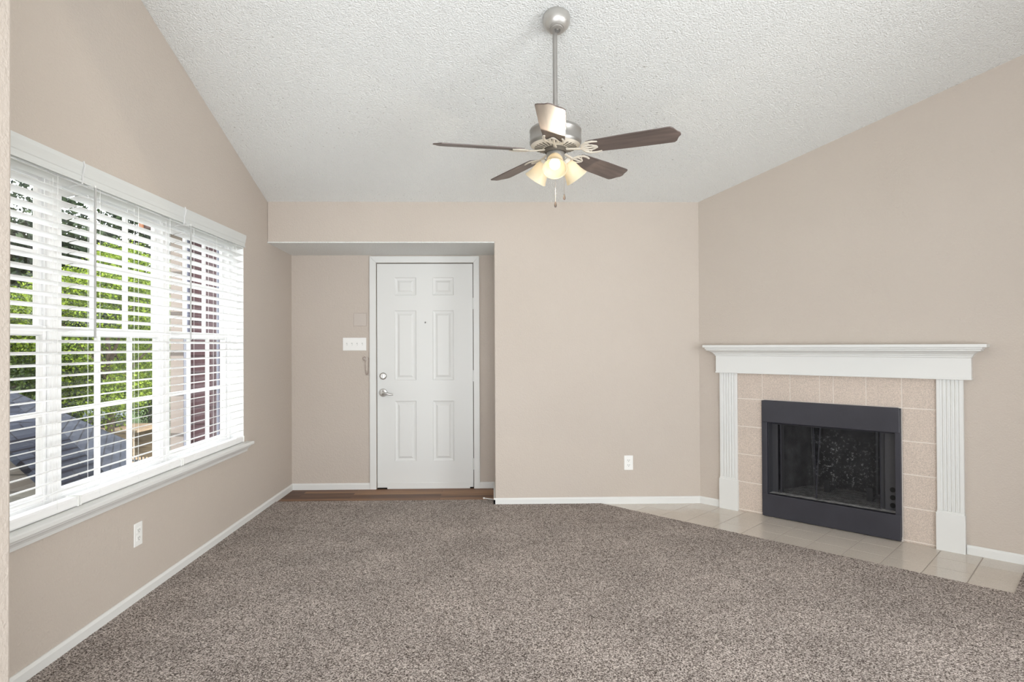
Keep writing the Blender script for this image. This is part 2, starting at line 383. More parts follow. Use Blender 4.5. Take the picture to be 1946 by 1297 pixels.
# tiled hearth
ht = thing('tile_hearth', 'glossy beige square tile hearth set in the carpet before the fireplace', 'hearth'); ht.matrix_world = CW
b = MB(); b.prism([(tleft + .002, -HOFF, .0005), (HT1, -HOFF, .0005), (HT1, 0, .0005), (0, 0, .0005)], (0, 0, .0045)); b.build('grout_bed', MT['hgrout'], ht)
b = MB(); ts = .2065
gx0 = .178 - 6 * ts
for i in range(0, 16):
    for j in range(0, 3):
        x0, x1 = gx0 + i * ts + .0026, gx0 + (i + 1) * ts - .0026
        y0, y1 = -(.0 + j * .1985) - .0026, -(j + 1) * .1985 + .0026
        x1 = min(x1, HT1 - .002)
        if x1 - x0 < .01: continue
        # clip against the back wall line y = x*tan (left end)
        k = tan(ANG) if ANG else 1
        # back wall direction in local coordinates: (cos a, sin a) ; keep points with y <= x * tan(a)
        P = [(x0, y0), (x1, y0), (x1, y1), (x0, y1)]
        def keep(p): return p[0] * sin(ANG) - p[1] * cos(ANG) - .002
        out = []
        for a, c in zip(P, P[1:] + P[:1]):
            ka, kc = keep(a), keep(c)
            if ka >= 0: out.append(a)
            if ka * kc < 0:
                f = ka / (ka - kc); out.append((a[0] + (c[0] - a[0]) * f, a[1] + (c[1] - a[1]) * f))
        if len(out) > 2: b.prism([(x, y, .002) for x, y in out], (0, 0, .0042))
b.build('tiles', MT['hearth'], ht, bevel=.001)

# ================================================================== ENTRY DOOR
lx0, lx1, lz0, lz1, ly = -1.033, -.173, .016, 2.028, YR + .006
b = MB()
cols = [(-.876, -.682), (-.535, -.345)]; rows = [(.250, .793), (.978, 1.606), (1.743, 1.904)]
xs = [lx0] + [q for c in cols for q in c] + [lx1]; zs = [lz0] + [q for r_ in rows for q in r_] + [lz1]
for i in range(len(xs) - 1):
    for j in range(len(zs) - 1):
        x0, x1, z0, z1 = xs[i], xs[i + 1], zs[j], zs[j + 1]
        loops = [[(x0, ly, z0), (x1, ly, z0), (x1, ly, z1), (x0, ly, z1)]]
        if i % 2 == 1 and j % 2 == 1:
            for ins, d in ((.006, .006), (.012, .007), (.022, .009), (.028, .009), (.044, .0015), (.046, .001)):
                loops.append([(x0 + ins, ly + d, z0 + ins), (x1 - ins, ly + d, z0 + ins), (x1 - ins, ly + d, z1 - ins), (x0 + ins, ly + d, z1 - ins)])
        vs = [[b.bm.verts.new(p) for p in L] for L in loops]
        for A, B in zip(vs, vs[1:]):
            for k in range(4): b.bm.faces.new((A[k], A[(k + 1) % 4], B[(k + 1) % 4], B[k]))
        b.bm.faces.new(vs[-1])
for q in (((lx0, ly, lz0), (lx0, ly + .044, lz1)), ((lx1, ly, lz0), (lx1, ly + .044, lz1))):
    (x, y0, z0), (_, y1, z1) = q; b.bm.faces.new([b.bm.verts.new(p) for p in ((x, y0, z0), (x, y1, z0), (x, y1, z1), (x, y0, z1))])
for z in (lz0, lz1): b.bm.faces.new([b.bm.verts.new(p) for p in ((lx0, ly, z), (lx1, ly, z), (lx1, ly + .044, z), (lx0, ly + .044, z))])
b.bm.faces.new([b.bm.verts.new(p) for p in ((lx0, ly + .044, lz0), (lx1, ly + .044, lz0), (lx1, ly + .044, lz1), (lx0, ly + .044, lz1))])
bmesh.ops.remove_doubles(b.bm, verts=b.bm.verts, dist=1e-5)
door = b.build('door_1', MT['door'])
tag(door, 'white six panel entry door with satin nickel lever in the recessed entry', None, None, 'structure')
b = MB(); b.box((lx0 + .002, ly - .007, lz0 + .004), (lx1 - .004, ly, lz0 + .042), .002)
b.box((lx0 + .09, ly - .009, .004), (lx1 - .03, ly - .004, lz0 + .006)); b.build('door_sweep', MT['door'], door)
b = MB(); Ry = Matrix.Translation((-.979, ly, 1.018)) @ Matrix.Rotation(R(90), 4, 'X')
b.lathe([(0, 0), (.031, 0), (.031, .008), (.026, .014), (.022, .015), (.021, .012), (.0, .012)], 28, Ry)
db = b.build('deadbolt', MT['steel'], door, True)
b = MB(); b.box((-.983, ly - .030, 1.002), (-.975, ly - .012, 1.032), .003); b.build('thumb_turn', MT['steel'], db)
b = MB(); Ry = Matrix.Translation((-.979, ly, .868)) @ Matrix.Rotation(R(90), 4, 'X')
b.lathe([(0, 0), (.036, 0), (.036, .006), (.032, .011), (.018, .014), (.014, .02), (.014, .045), (.0, .047)], 28, Ry)
lv = b.build('door_handle', MT['steel'], door, True)
b = MB(); b.tube([(-.979, ly - .046, .868), (-.955, ly - .05, .868), (-.93, ly - .05, .860), (-.905, ly - .048, .853), (-.885, ly - .044, .853)], [.011, .011, .009, .008, .006], 10); b.build('lever', MT['steel'], lv, True)
b = MB(); b.lathe([(0, .002), (.006, .003), (.009, .001), (.009, 0)], 16, Matrix.Translation((-.601, ly, 1.499)) @ Matrix.Rotation(R(90), 4, 'X'))
pk = b.build('peephole', MT['steel'], door, True)
b = MB(); b.lathe([(0, .0034), (.005, .0034), (.005, .002)], 12, Matrix.Translation((-.601, ly, 1.499)) @ Matrix.Rotation(R(90), 4, 'X')); b.build('lens', MT['slot'], pk)
for z in (1.668, 1.016, .224):
    b = MB(); b.tube([(-.168, ly - .008, z - .05), (-.168, ly - .008, z + .05)], .007, 10); b.box((-.176, ly - .004, z - .05), (-.160, ly - .001, z + .05)); b.build('hinge', MT['door'], door, True)
# jamb + casing
b = MB()
for x0, x1 in ((DX0 - .0, DX0 + .0025), (DX1 - .0025, DX1)): b.box((x0, YR + .02, 0), (x1, YR + .12, DZ1))
b.box((DX0, YR + .02, DZ1 - .0025), (DX1, YR + .12, DZ1)); b.box((DX0, YR + .06, 0), (DX1, YR + .11, DZ1))
struct(b.build('trim_1', MT['slot']))
b = MB()
def casing_bar(x0, x1, z0, z1): b.box((x0, YR - .016, z0), (x1, YR, z1), .003)
cx0, cx1, cz = -1.097, -.113, 2.094
b.prism([(cx0, YR - .016, 0), (DX0 - .002, YR - .016, 0), (DX0 - .002, YR - .016, DZ1 + .002), (cx0, YR - .016, cz)], (0, .016, 0))
b.prism([(cx1, YR - .016, 0), (DX1 + .002, YR - .016, 0), (DX1 + .002, YR - .016, DZ1 + .002), (cx1, YR - .016, cz)], (0, .016, 0))
b.prism([(cx0, YR - .016, cz), (cx1, YR - .016, cz), (DX1 + .002, YR - .016, DZ1 + .002), (DX0 - .002, YR - .016, DZ1 + .002)], (0, .016, 0))
struct(b.build('trim_2', MT['trim'], bevel=.003))

# ================================================================== WALL PLATES
def outlet(loc, rotz, label):
    t = thing('wall_outlet', label, 'outlet', loc, rotz, None)
    b = MB(); b.box((-.036, -.006, -.0585), (.036, 0, .0585), .003); b.build('cover_plate', MT['plastic'], t)
    for z in (.0195, -.0195):
        b = MB(); b.box((-.017, -.008, z - .0135), (.017, -.005, z + .0135), .002); rc = b.build('receptacle', MT['plastic'], t)
        b = MB()
        for x in (-.0065, .0065): b.box((x - .0012, -.0085, z - .002), (x + .0012, -.0078, z + .007))
        b.lathe([(0, .0086), (.0026, .0086), (.0026, .007)], 10, Matrix.Translation((0, 0, z - .0075)) @ Matrix.Rotation(R(90), 4, 'X'))
        b.build('slots', MT['slot'], rc)
    return t
outlet((1.098, YM, .336), 0, 'white duplex outlet low on the back wall to the right of the entry recess')
outlet((XL, 3.158, .343), R(90), 'white duplex outlet on the left wall under the window')
t = thing('light_switch', 'white four gang toggle switch plate left of the entry door', 'light switch', (-1.232, YR, 1.3055))
b = MB(); b.box((-.104, -.006, -.058), (.104, 0, .058), .003); b.build('cover_plate', MT['plastic'], t)
for k in range(4):
    x = -.069 + k * .046
    b = MB(); b.box((x - .0055, -.0075, -.012), (x + .0055, -.005, .012)); tg = b.build('toggle_slot', MT['toggle'], t); b = MB(); b.prism([(x - .004, -.006, -.008), (x - .004, -.006, .004), (x - .004, -.018, -.004), (x - .004, -.018, -.010)], (.008, 0, 0)); b.build('toggle', MT['plastic'], tg)
t = thing('blank_plate', 'beige painted blank wall plate above the switch plate by the entry door', 'wall plate', (-1.183, YR, 1.525))
b = MB(); b.box((-.0575, -.0012, -.0585), (.0575, 0, .0585)); b.build('cracked_paint_edge', MT['gap'], t)
b = MB(); b.box((-.0555, -.005, -.0565), (.0555, 0, .0565), .002); b.build('plate', MT['plate'], t)
for x in (-.023, .023):
    for z in (-.048, .048):
        b = MB(); b.lathe([(0, .0065), (.003, .006), (.0035, .004)], 10, Matrix.Translation((x, 0, z)) @ Matrix.Rotation(R(90), 4, 'X')); b.build('screw', MT['plate'], t)
# door chain
t = thing('door_chain', 'door chain lock hanging beside the left casing of the entry door', 'door chain', (-1.140, YR, 1.178))
b = MB(); b.lathe([(0, .003), (.022, .003), (.025, 0)], 20, Matrix.Translation((0, 0, 0)) @ Matrix.Rotation(R(90), 4, 'X')); pl = b.build('chain_plate', MT['plate'], t, True)
b = MB(); b.tube([(-.004 + .012 * cos(a), -.010, .0 + .014 * sin(a)) for a in [i * pi / 6 for i in range(0, 10)]], .0035, 6); b.build('chain_hook', MT['chainb'], t, True)
def chain_pts():
    P = []
    for k in range(34):
        f = k / 33; x = .002 + .034 * f; z = -.008 - .142 * (1 - (2 * f - 1) ** 4) + .01 * f
        P.append((x, -.010, z))
    return P
b = MB(); cp = chain_pts()
for k in range(len(cp) - 1):
    a, c = Vector(cp[k]), Vector(cp[k + 1]); m_ = (a + c) / 2; L = (c - a).length * .5 + .0022; d = (c - a).normalized(); side = Vector((0, 1, 0)) if k % 2 else d.cross(Vector((0, 1, 0)))
    b.tube([m_ + d * L * cos(q) + side * .0032 * sin(q) for q in [i * 2 * pi / 8 for i in range(8)]], .0012, 5, closed=True)
b.build('chain', MT['chainb'], t)
# door stop
t = thing('door_stop', 'spring door stop with white tip on the baseboard at the entry corner', 'door stop', (XD - BT, YM + .02, .046))
b = MB(); P = [(-.072 * k / 160 - .004, .0 + .04 * k / 160 + .004 * cos(k * 1.0), .004 * sin(k * 1.0)) for k in range(161)]
b.tube(P, .0014, 5); b.build('spring', MT['steel'], t)
b = MB(); b.lathe([(0, 0), (.006, 0), (.0065, .008), (.005, .014), (0, .015)], 12, Matrix.Translation((-.073, .039, 0)) @ Vector((-.072, .04, 0)).to_track_quat('Z', 'Y').to_matrix().to_4x4()); b.build('tip', MT['rubber'], t, True)

# ================================================================== WINDOW
# white lining of the opening + stool and apron
b = MB(); FX = XL - .105
b.box((XL - WT, WY1 - .004, WZ0), (XL - .001, WY1 + .0, WZ1)); b.box((XL - WT, WY0, WZ0), (XL - .001, WY0 + .004, WZ1)); b.box((XL - WT, WY0, WZ1 - .004), (XL - .001, WY1, WZ1))
struct(b.build('trim_3', MT['vinyl']))
b = MB(); SX = XL + .055
b.box((XL - WT, WY0 + .004, .576), (XL, WY1 - .004, .600))
b.prism([(XL, 1.74, .600), (XL, 1.74, .576), (SX - .005, 1.74, .576), (SX, 1.74, .581), (SX, 1.74, .595), (SX - .005, 1.74, .600)], (0, 2.805, 0))
b.prism([(XL, 1.76, .576), (SX - .012, 1.76, .576), (SX - .016, 1.76, .566), (XL + .026, 1.76, .557), (XL + .017, 1.76, .545), (XL + .013, 1.76, .530), (XL, 1.76, .528)], (0, 2.76, 0))
struct(b.build('trim_4', MT['trim']))
units = [(1.835, 2.705), (2.705, 3.607), (3.607, 4.486)]
ZB, ZT, ZM = .600, 2.070, 1.358
for i, (y0, y1) in enumerate(units):
    b = MB(); fx0, fx1 = XL - .155, XL - .10; fw_ = .03
    b.box((fx0, y0, ZB), (fx1, y0 + fw_, ZT)); b.box((fx0, y1 - fw_, ZB), (fx1, y1, ZT)); b.box((fx0, y0 + fw_, ZB), (fx1, y1 - fw_, ZB + .03)); b.box((fx0, y0 + fw_, ZT - .03), (fx1, y1 - fw_, ZT))
    b.box((fx1 - .004, y0, ZB), (fx1 + .009, y0 + .037, ZT)); b.box((fx1 - .004, y1 - .037, ZB), (fx1 + .009, y1, ZT)); b.box((fx1 - .004, y0 + .037, ZB), (fx1 + .008, y1 - .037, ZB + .04))
    w = struct(b.build('window_%d' % (i + 1), MT['vinyl'], bevel=.002))
    tag(w, ['white double hung window with gridded panes, nearest of the three behind the blinds', 'white double hung window with gridded panes, middle of the three behind the blinds', 'white double hung window with gridded panes, farthest of the three behind the blinds'][i])
    a0, a1 = y0 + fw_, y1 - fw_; sw = .026
    for nm, z0, z1, xa, xb in (('upper_sash', ZM - .022, ZT - .03, XL - .150, XL - .128), ('lower_sash', ZB + .03, ZM + .022, XL - .127, XL - .105)):
        b = MB()
        b.box((xa, a0, z0), (xb, a0 + sw, z1)); b.box((xa, a1 - sw, z0), (xb, a1, z1)); b.box((xa, a0 + sw, z0), (xb, a1 - sw, z0 + .04)); b.box((xa, a0 + sw, z1 - .04), (xb, a1 - sw, z1))
        sh = b.build(nm, MT['vinyl'], w, bevel=.003)
        b = MB(); g0, g1 = a0 + sw, a1 - sw; xm = (xa + xb) / 2
        for k in (1, 2): yy = g0 + (g1 - g0) * k / 3; b.box((xm - .009, yy - .011, z0 + .04), (xm + .009, yy + .011, z1 - .04))
        zz = (z0 + z1) / 2; b.box((xm - .0085, g0, zz - .011), (xm + .0085, g1, zz + .011)); b.build('muntin_grid', MT['vinyl'], sh)
        b = MB(); b.bm.faces.new([b.bm.verts.new(p) for p in ((xm, g0, z0 + .04), (xm, g1, z0 + .04), (xm, g1, z1 - .04), (xm, g0, z1 - .04))]); b.build('glass_panes', MT['glass'], sh)

# ------------------------------------------------------------------ blinds
bl = [(1.85, 2.708, 'white slatted blind over the nearest window, cut by the wall end'), (2.722, 3.593, 'white slatted blind over the middle window with tilt wand'), (3.608, 4.483, 'white slatted blind over the farthest window next to the entry')]
TILT = R(12); SLX = XL - .022
for i, (y0, y1, lab) in enumerate(bl):
    t = thing('window_blind', lab, 'window blind', (SLX, (y0 + y1) / 2, .60), 0, 'slatted blinds across the left wall window')
    hw = (y1 - y0) / 2
    b = MB(); b.box((-.026, -hw, 1.424), (.020, hw, 1.466), .002); b.build('headrail', MT['vinyl'], t)
    v0 = -hw - (.007 if i else 0); v1 = hw + (.007 if i < 2 else .004)
    pr = [(.024, 1.404), (.036, 1.404), (.036, 1.413), (.033, 1.417), (.033, 1.432), (.036, 1.436), (.038, 1.452), (.043, 1.472), (.043, 1.490), (.024, 1.490)]
    b = MB(); b.prism([(x, v0, z) for x, z in pr], (0, v1 - v0, 0)); vl = b.build('valance', MT['valance'], t)
    if i < 2:
        b = MB(); b.tube([(.036, hw + .007, 1.398), (.040, hw + .007, 1.416), (.036, hw + .009, 1.436), (.043, hw + .006, 1.452), (.047, hw + .007, 1.476), (.042, hw + .007, 1.496)], .0042, 6); b.build('valance_clip', MT['clear'], t, True)
    n = 28; zt, zb_ = 1.390, .082; first = None
    for k in range(n):
        z = zt + (zb_ - zt) * k / (n - 1)
        if first is None:
            b = MB(); W2 = .0255
            prof = [(-W2, -.0013), (-W2 * .4, .0004), (W2 * .4, .0004), (W2, -.0013), (W2, .0013), (W2 * .4, .0030), (-W2 * .4, .0030), (-W2, .0013)]
            b.prism([(x, -hw, zz) for x, zz in prof], (0, 2 * hw, 0)); s_ = b.build('slat', MT['slat'], t); first = s_
        else: s_ = dup(first, t)
        s_.location = (0, 0, z); s_.rotation_euler = (random.gauss(0, .0006), -TILT + random.gauss(0, .01), 0)
    b = MB(); b.prism([(-.024, -hw, .003), (.022, -hw, .003), (.026, -hw, .010), (.026, -hw, .034), (.020, -hw, .042), (-.020, -hw, .042), (-.024, -hw, .034)], (0, 2 * hw, 0)); br_ = b.build('bottom_rail', MT['vinyl'], t)
    for e_ in (-1, 1):
        b = MB(); b.box((-.0265, e_ * (hw - .002) - .004, .001), (.029, e_ * (hw - .002) + .004, .045), .002); b.build('end_cap', MT['plastic'], br_)
    for yy in (-hw + .13, 0, hw - .13):
        b = MB()
        for x in (-.027, .027): b.tube([(x, yy, .02), (x, yy, 1.43)], .0009, 4)
        b.tube([(0, yy + .01, .02), (0, yy + .01, 1.43)], .0010, 4)
        b.build('ladder_cord', MT['plastic'], t)
    wy = -hw + (.055 if i < 2 else .038)
    b = MB(); b.tube([(.053, wy, 1.396), (.053, wy, .728)], .0048, 8); wn_ = b.build('tilt_wand', MT['wand'], t, True)
    b = MB(); b.tube([(.018, wy, 1.43), (.022, wy, 1.402), (.045, wy, 1.400), (.053, wy, 1.405), (.053, wy, 1.390)], .0035, 6); b.build('wand_hook', MT['plastic'], wn_, True)

# ================================================================== FIREPLACE
def fp(name, label, cat): o = thing(name, label, cat); o.matrix_world = CW; return o
# tile surround
fs = fp('fireplace_surround', 'speckled tan square tile surround framing the black firebox', 'fireplace surround')
b = MB(); b.box((.30, -.003, 0), (.512, -.0005, 1.08)); b.box((1.405, -.003, 0), (1.63, -.0005, 1.08)); b.box((.512, -.003, .866), (1.405, -.0005, 1.08)); b.build('grout_bed', MT['grout'], fs)
hz = [.004, .020, .233, .446, .659, .872, 1.085]; vts = [.300, .511, .714, .916, 1.005, 1.208, 1.415, 1.63]
b = MB(); g = .0032
for z0, z1 in zip(hz, hz[1:]):
    for t0, t1 in zip(vts, vts[1:]):
        if z0 < .86 and t0 > .50 and t1 < 1.42: continue
        if t0 == .300: t1 = .511
        b.box((t0 + g, -.0065, z0 + g), (t1 - g, -.002, z1 - g))
b.build('tiles', MT['surround'], fs, bevel=.001)
# mantelpiece
mp = fp('mantelpiece', 'white wooden mantelpiece with fluted pilasters around the tiled fireplace', 'mantelpiece')
def molding(name, t0, t1, prof, mat):
    """profile (off, z) swept along the front and mitred round both ends; ends run back to the wall"""
    b = MB(); om = min(o for o, z in prof)
    rings = []
    for o, z in prof:
        e = o - om
        rings.append([(t0 - e, 0, z), (t0 - e, -o, z), (t1 + e, -o, z), (t1 + e, 0, z)])
    V = [[b.bm.verts.new(p) for p in r_] for r_ in rings]
    for A, B in zip(V, V[1:] + V[:1]):
        for k in range(3): b.bm.faces.new((A[k], A[k + 1], B[k + 1], B[k]))
    b.bm.faces.new([r_[0] for r_ in V]); b.bm.faces.new([r_[3] for r_ in V][::-1])
    return b.build(name, mat, mp)
molding('frieze', .163, 1.785, [(.0, 1.066), (.047, 1.066), (.050, 1.069), (.050, 1.076), (.045, 1.079), (.045, 1.206), (.0, 1.206)], MT['trim']) if False else None
b = MB(); b.box((.163, -.045, 1.072), (1.785, 0, 1.212)); b.box((.160, -.049, 1.066), (1.788, 0, 1.077), .002); b.build('frieze', MT['trim'], mp, bevel=.002)
molding('crown_molding', .163, 1.785, [(.046, 1.200), (.051, 1.203), (.051, 1.210), (.057, 1.213), (.059, 1.219), (.066, 1.226), (.078, 1.233), (.092, 1.240), (.101, 1.243), (.101, 1.250), (.107, 1.253), (.107, 1.264), (.046, 1.264)], MT['trim'])
b = MB(); b.box((.092, -.128, 1.264), (1.870, 0, 1.284), .0035); b.build('shelf', MT['trim'], mp)
for t0 in (.183, 1.603):
    t1 = t0 + .139; zb2, zt2 = .0, 1.068
    b = MB(); pts = [(t0, 0), (t0, -.024), (t0 + .003, -.027)]
    fl = 5; m0 = .017; wv = (t1 - t0 - 2 * m0) / fl
    for k in range(fl):
        a = t0 + m0 + k * wv
        pts += [(a + .003, -.027), (a + .0055, -.021), (a + wv / 2, -.0185), (a + wv - .0055, -.021), (a + wv - .003, -.027)]
    pts += [(t1 - .003, -.027), (t1, -.024), (t1, 0)]
    b.prism([(x, y, .24) for x, y in pts], (0, 0, zt2 - .24)); pil = b.build('pilaster', MT['trim'], mp)
    b = MB(); b.prism([(t0 - .005, -.034, 0), (t0 - .005, -.034, .236), (t0, -.027, .256), (t0, 0, .256), (t0 - .005, 0, 0)], (.149, 0, 0)) if False else None
    b = MB(); b.box((t0 - .005, -.034, .004), (t1 + .005, 0, .240), .002); b.box((t0 - .001, -.029, .236), (t1 + .001, 0, .252), .002); b.build('plinth', MT['trim'], pil)
# firebox insert
fi = fp('fireplace_insert', 'black steel firebox with mesh curtain screens in the tile surround', 'fireplace')
I0, I1, IZ0, IZ1, O0, O1, OZ0, OZ1 = .512, 1.411, .012, .868, .552, 1.378, .176, .708
b = MB()
b.box((I0, -.024, IZ0 + .02), (O0, .02, IZ1), .002); b.build('side_frame', MT['black'], fi)
b = MB(); b.box((O1, -.024, IZ0 + .02), (I1, .02, IZ1), .002); b.build('side_frame', MT['black'], fi)
b = MB(); b.prism([(I0 + .004, -.030, OZ1), (I1 - .004, -.030, OZ1), (I1 - .004, -.030, IZ1 - .006), (I1 - .016, -.030, IZ1 + .003), (I0 + .016, -.030, IZ1 + .003), (I0 + .004, -.030, IZ1 - .006)], (0, .05, 0)); b.build('hood_panel', MT['black'], fi, bevel=.004)
b = MB(); b.box((I0 + .004, -.030, IZ0), (I1 - .002, .02, OZ0), .003); b.build('lower_panel', MT['black'], fi)
# firebox lining (tapered)
bk = .50; B0, B1 = .70, 1.24
b = MB()
def quad(*p): b.bm.faces.new([b.bm.verts.new(q) for q in p])
quad((B0, bk, OZ0 - .01), (B1, bk, OZ0 - .01), (B1, bk, OZ1 + .1), (B0, bk, OZ1 + .1))
quad((O0 + .02, .14, OZ0 - .01), (B0, bk, OZ0 - .01), (B0, bk, OZ1 + .1), (O0 + .02, .14, OZ1 + .1)); quad((O1 - .02, .14, OZ0 - .01), (B1, bk, OZ0 - .01), (B1, bk, OZ1 + .1), (O1 - .02, .14, OZ1 + .1))
quad((O0, .0, OZ1 + .02), (O1, .0, OZ1 + .02), (B1, bk, OZ1 + .02), (B0, bk, OZ1 + .02))
b.build('firebox_lining', MT['soot'], fi)
b = MB(); quad((O0, .0, OZ0 + .004), (O1, .0, OZ0 + .004), (O1, .14, OZ0 + .004), (B1, bk, OZ0 + .004), (B0, bk, OZ0 + .004), (O0, .14, OZ0 + .004)); b.build('firebox_floor', MT['ash'], fi)
b = MB()
b.box((O0 - .005, .0, OZ0 - .01), (O0 + .004, .15, OZ1 + .02)); b.box((O1 - .004, .0, OZ0 - .01), (O1 + .005, .15, OZ1 + .02))
b.box((O0, .135, OZ0), (O0 + .022, .15, OZ1 + .02)); b.box((O1 - .022, .135, OZ0), (O1, .15, OZ1 + .02))
for x0, x1, y in ((.604, .628, .09), (1.268, 1.294, .09)): b.box((x0, y, OZ0), (x1, y + .012, OZ1 + .01))
b.box((O0, .06, OZ1 - .022), (O1, .09, OZ1 + .01)); b.build('inner_frame', MT['panel'], fi)
b = MB(); b.tube([(O0, .05, OZ1 - .012), (O1, .05, OZ1 - .012)], .005, 8); b.build('curtain_rod', MT['black'], fi)
for x0, x1 in ((O0 + .004, .596), (1.300, O1 - .004)):
    b = MB(); b.box((x0, .062, OZ0), (x1, .075, OZ1 + .01)); b.build('side_panel', MT['panel'], fi)
for k in range(3):
    b = MB(); b.lathe([(0, .003), (.0165, .003), (.0165, .0)], 20, Matrix.Translation((1.344, .062, .214 + k * .052)) @ Matrix.Rotation(R(90), 4, 'X')); b.build('vent_hole', MT['hole'], fi)
def curtain(t0, t1, tt0, tt1, y):
    n, m = 60, 8; V = []; F = []
    for j in range(m + 1):
        f = j / m; z = OZ0 + .008 + (OZ1 - .02 - OZ0) * f
        a0 = t0 + (tt0 - t0) * f; a1 = t1 + (tt1 - t1) * f
        for i in range(n + 1):
            q = i / n; e = min(q, 1 - q)
            wob = .006 * sin(q * 60) * max(0, 1 - e * 10) + .0015 * sin(q * 23 + f)
            V.append((a0 + (a1 - a0) * q, y + wob, z))
    for j in range(m):
        for i in range(n): k = j * (n + 1) + i; F.append((k, k + 1, k + n + 2, k + n + 1))
    o = grid_mesh('mesh_curtain', V, F, MT['mesh'], fi)
    for X0, X1 in ((t0, tt0), (t1, tt1)):
        b = MB(); b.tube([(X0, y, OZ0 + .006), (X1, y, OZ1 - .012)], .0028, 6); b.build('curtain_hem', MT['black'], o)
curtain(.622, .872, .622, .850, .055); curtain(.868, 1.276, .900, 1.276, .045)
for t0, y in ((.86, .30), (1.165, .22)):
    b = MB(); b.box((t0 - .02, y, OZ0 + .004), (t0 + .02, y + .015, OZ0 + .10), .003); b.box((t0 - .012, y, OZ0 + .006), (t0 + .012, y + .16, OZ0 + .03))
    b.build('andiron', MT['black2'], fi)

# ================================================================== CEILING FAN
FXc, FY = .342, 3.268; FZ = ceil_z(FY)
fan = thing('ceiling_fan', 'five blade ceiling fan with brown blades and three lit glass shades', 'ceiling fan', (FXc, FY, 0))
tilt = Matrix.Rotation(atan2(SLOPE, 1) * -1, 4, 'X')
b = MB(); b.lathe([(0, 0), (.070, 0), (.073, -.006), (.073, -.022), (.070, -.042), (.062, -.058), (.050, -.070), (.040, -.075), (.040, -.082), (.033, -.084), (.033, -.090), (.027, -.092), (.019, -.091), (.017, -.07), (0, -.06)], 40, Matrix.Translation((.008, .0, FZ)) @ tilt)
b.build('canopy', MT['nickel_light'], fan, True)
b = MB(); b.tube([(0, 0, FZ - .06), (0, 0, 2.44)], .0125, 16); b.tube([(0, 0, 2.475), (0, 0, 2.435)], .024, 20); b.build('downrod', MT['nickel'], fan, True)
b = MB(); b.lathe([(0, 2.452), (.06, 2.452), (.115, 2.448), (.132, 2.441), (.138, 2.432), (.138, 2.424), (.1365, 2.422), (.1365, 2.375), (.138, 2.372), (.137, 2.362), (.131, 2.352)], 56); mh = b.build('motor_housing', MT['nickel'], fan, True)
b = MB(); b.lathe([(.131, 2.352), (.118, 2.343), (.058, 2.335), (0, 2.335)], 56); b.build('vent_plate', MT['nickel_warm'], mh, True)
b = MB()
for k in range(30):
    a = 2 * pi * k / 30; Mr = Matrix.Rotation(a, 4, 'Z')
    b.prism([Mr @ Vector(p) for p in ((.070, -.0022, 2.3355), (.112, -.0034, 2.3412), (.112, .0034, 2.3412), (.070, .0022, 2.3355))], (0, 0, -.0012))
b.build('vent_slots', MT['ventdark'], mh)
b = MB(); b.lathe([(.060, 2.337), (.062, 2.325), (.056, 2.314), (0, 2.314)], 36); b.build('flywheel', MT['ventdark'], fan, True)
b = MB(); b.lathe([(0, 2.318), (.046, 2.318), (.048, 2.312), (.048, 2.268), (.044, 2.262), (.030, 2.258), (.026, 2.240), (.018, 2.228), (0, 2.224)], 36); b.build('switch_housing', MT['nickel'], fan, True)
BLZ = 2.322
def blade_outline():
    r0_, r1_ = .178, .652; P = []
    P += [(r0_, -.050), (r0_ + .03, -.056), (.40, -.066), (r1_ - .055, -.070), (r1_ - .040, -.069), (r1_ - .028, -.058), (r1_ - .014, -.026), (r1_ - .002, -.012), (r1_, 0)]
    P += [(x, -y) for x, y in P[-2::-1]]
    return P
first = None
for k in range(5):
    a = R(-98 + 72 * k)
    if first is None:
        b = MB(); b.prism([(x, y, -.003) for x, y in blade_outline()], (0, 0, .006)); bl_ = b.build('blade', MT['blade'], fan, bevel=.0015)
        b = MB()
        b.tube([(.045, 0, .006), (.085, 0, .001), (.12, 0, -.004), (.150, 0, -.0065)], [.011, .010, .009, .009], 8, flat=.45)
        for s_ in (-1, 1):
            b.tube([(.148, s_ * .002, -.0065), (.158, s_ * .030, -.0065), (.182, s_ * .050, -.0065), (.215, s_ * .052, -.0065), (.242, s_ * .046, -.0065)], [.008, .009, .009, .008, .006], 8, flat=.45)
            b.tube([(.150, s_ * .004, -.0065), (.175, s_ * .022, -.0065), (.205, s_ * .020, -.0065), (.228, s_ * .006, -.0065)], .0065, 8, flat=.45)
            b.tube([(.178, s_ * .045, -.0065), (.190, s_ * .030, -.0065), (.200, s_ * .020, -.0065)], .005, 6, flat=.45)
        b.tube([(.148, 0, -.0065), (.19, 0, -.0065), (.232, 0, -.0065)], .0075, 8, flat=.45)
        bi = b.build('blade_bracket', MT['nickel_warm'], bl_, True); first = (bl_, bi)
    else:
        bl_ = dup(first[0], fan); dup(first[1], bl_)
    bl_.matrix_local = Matrix.Translation((0, 0, BLZ)) @ Matrix.Rotation(a, 4, 'Z') @ Matrix.Rotation(R(-13), 4, 'X')
    bl_.parent = fan
E_ = R(50)
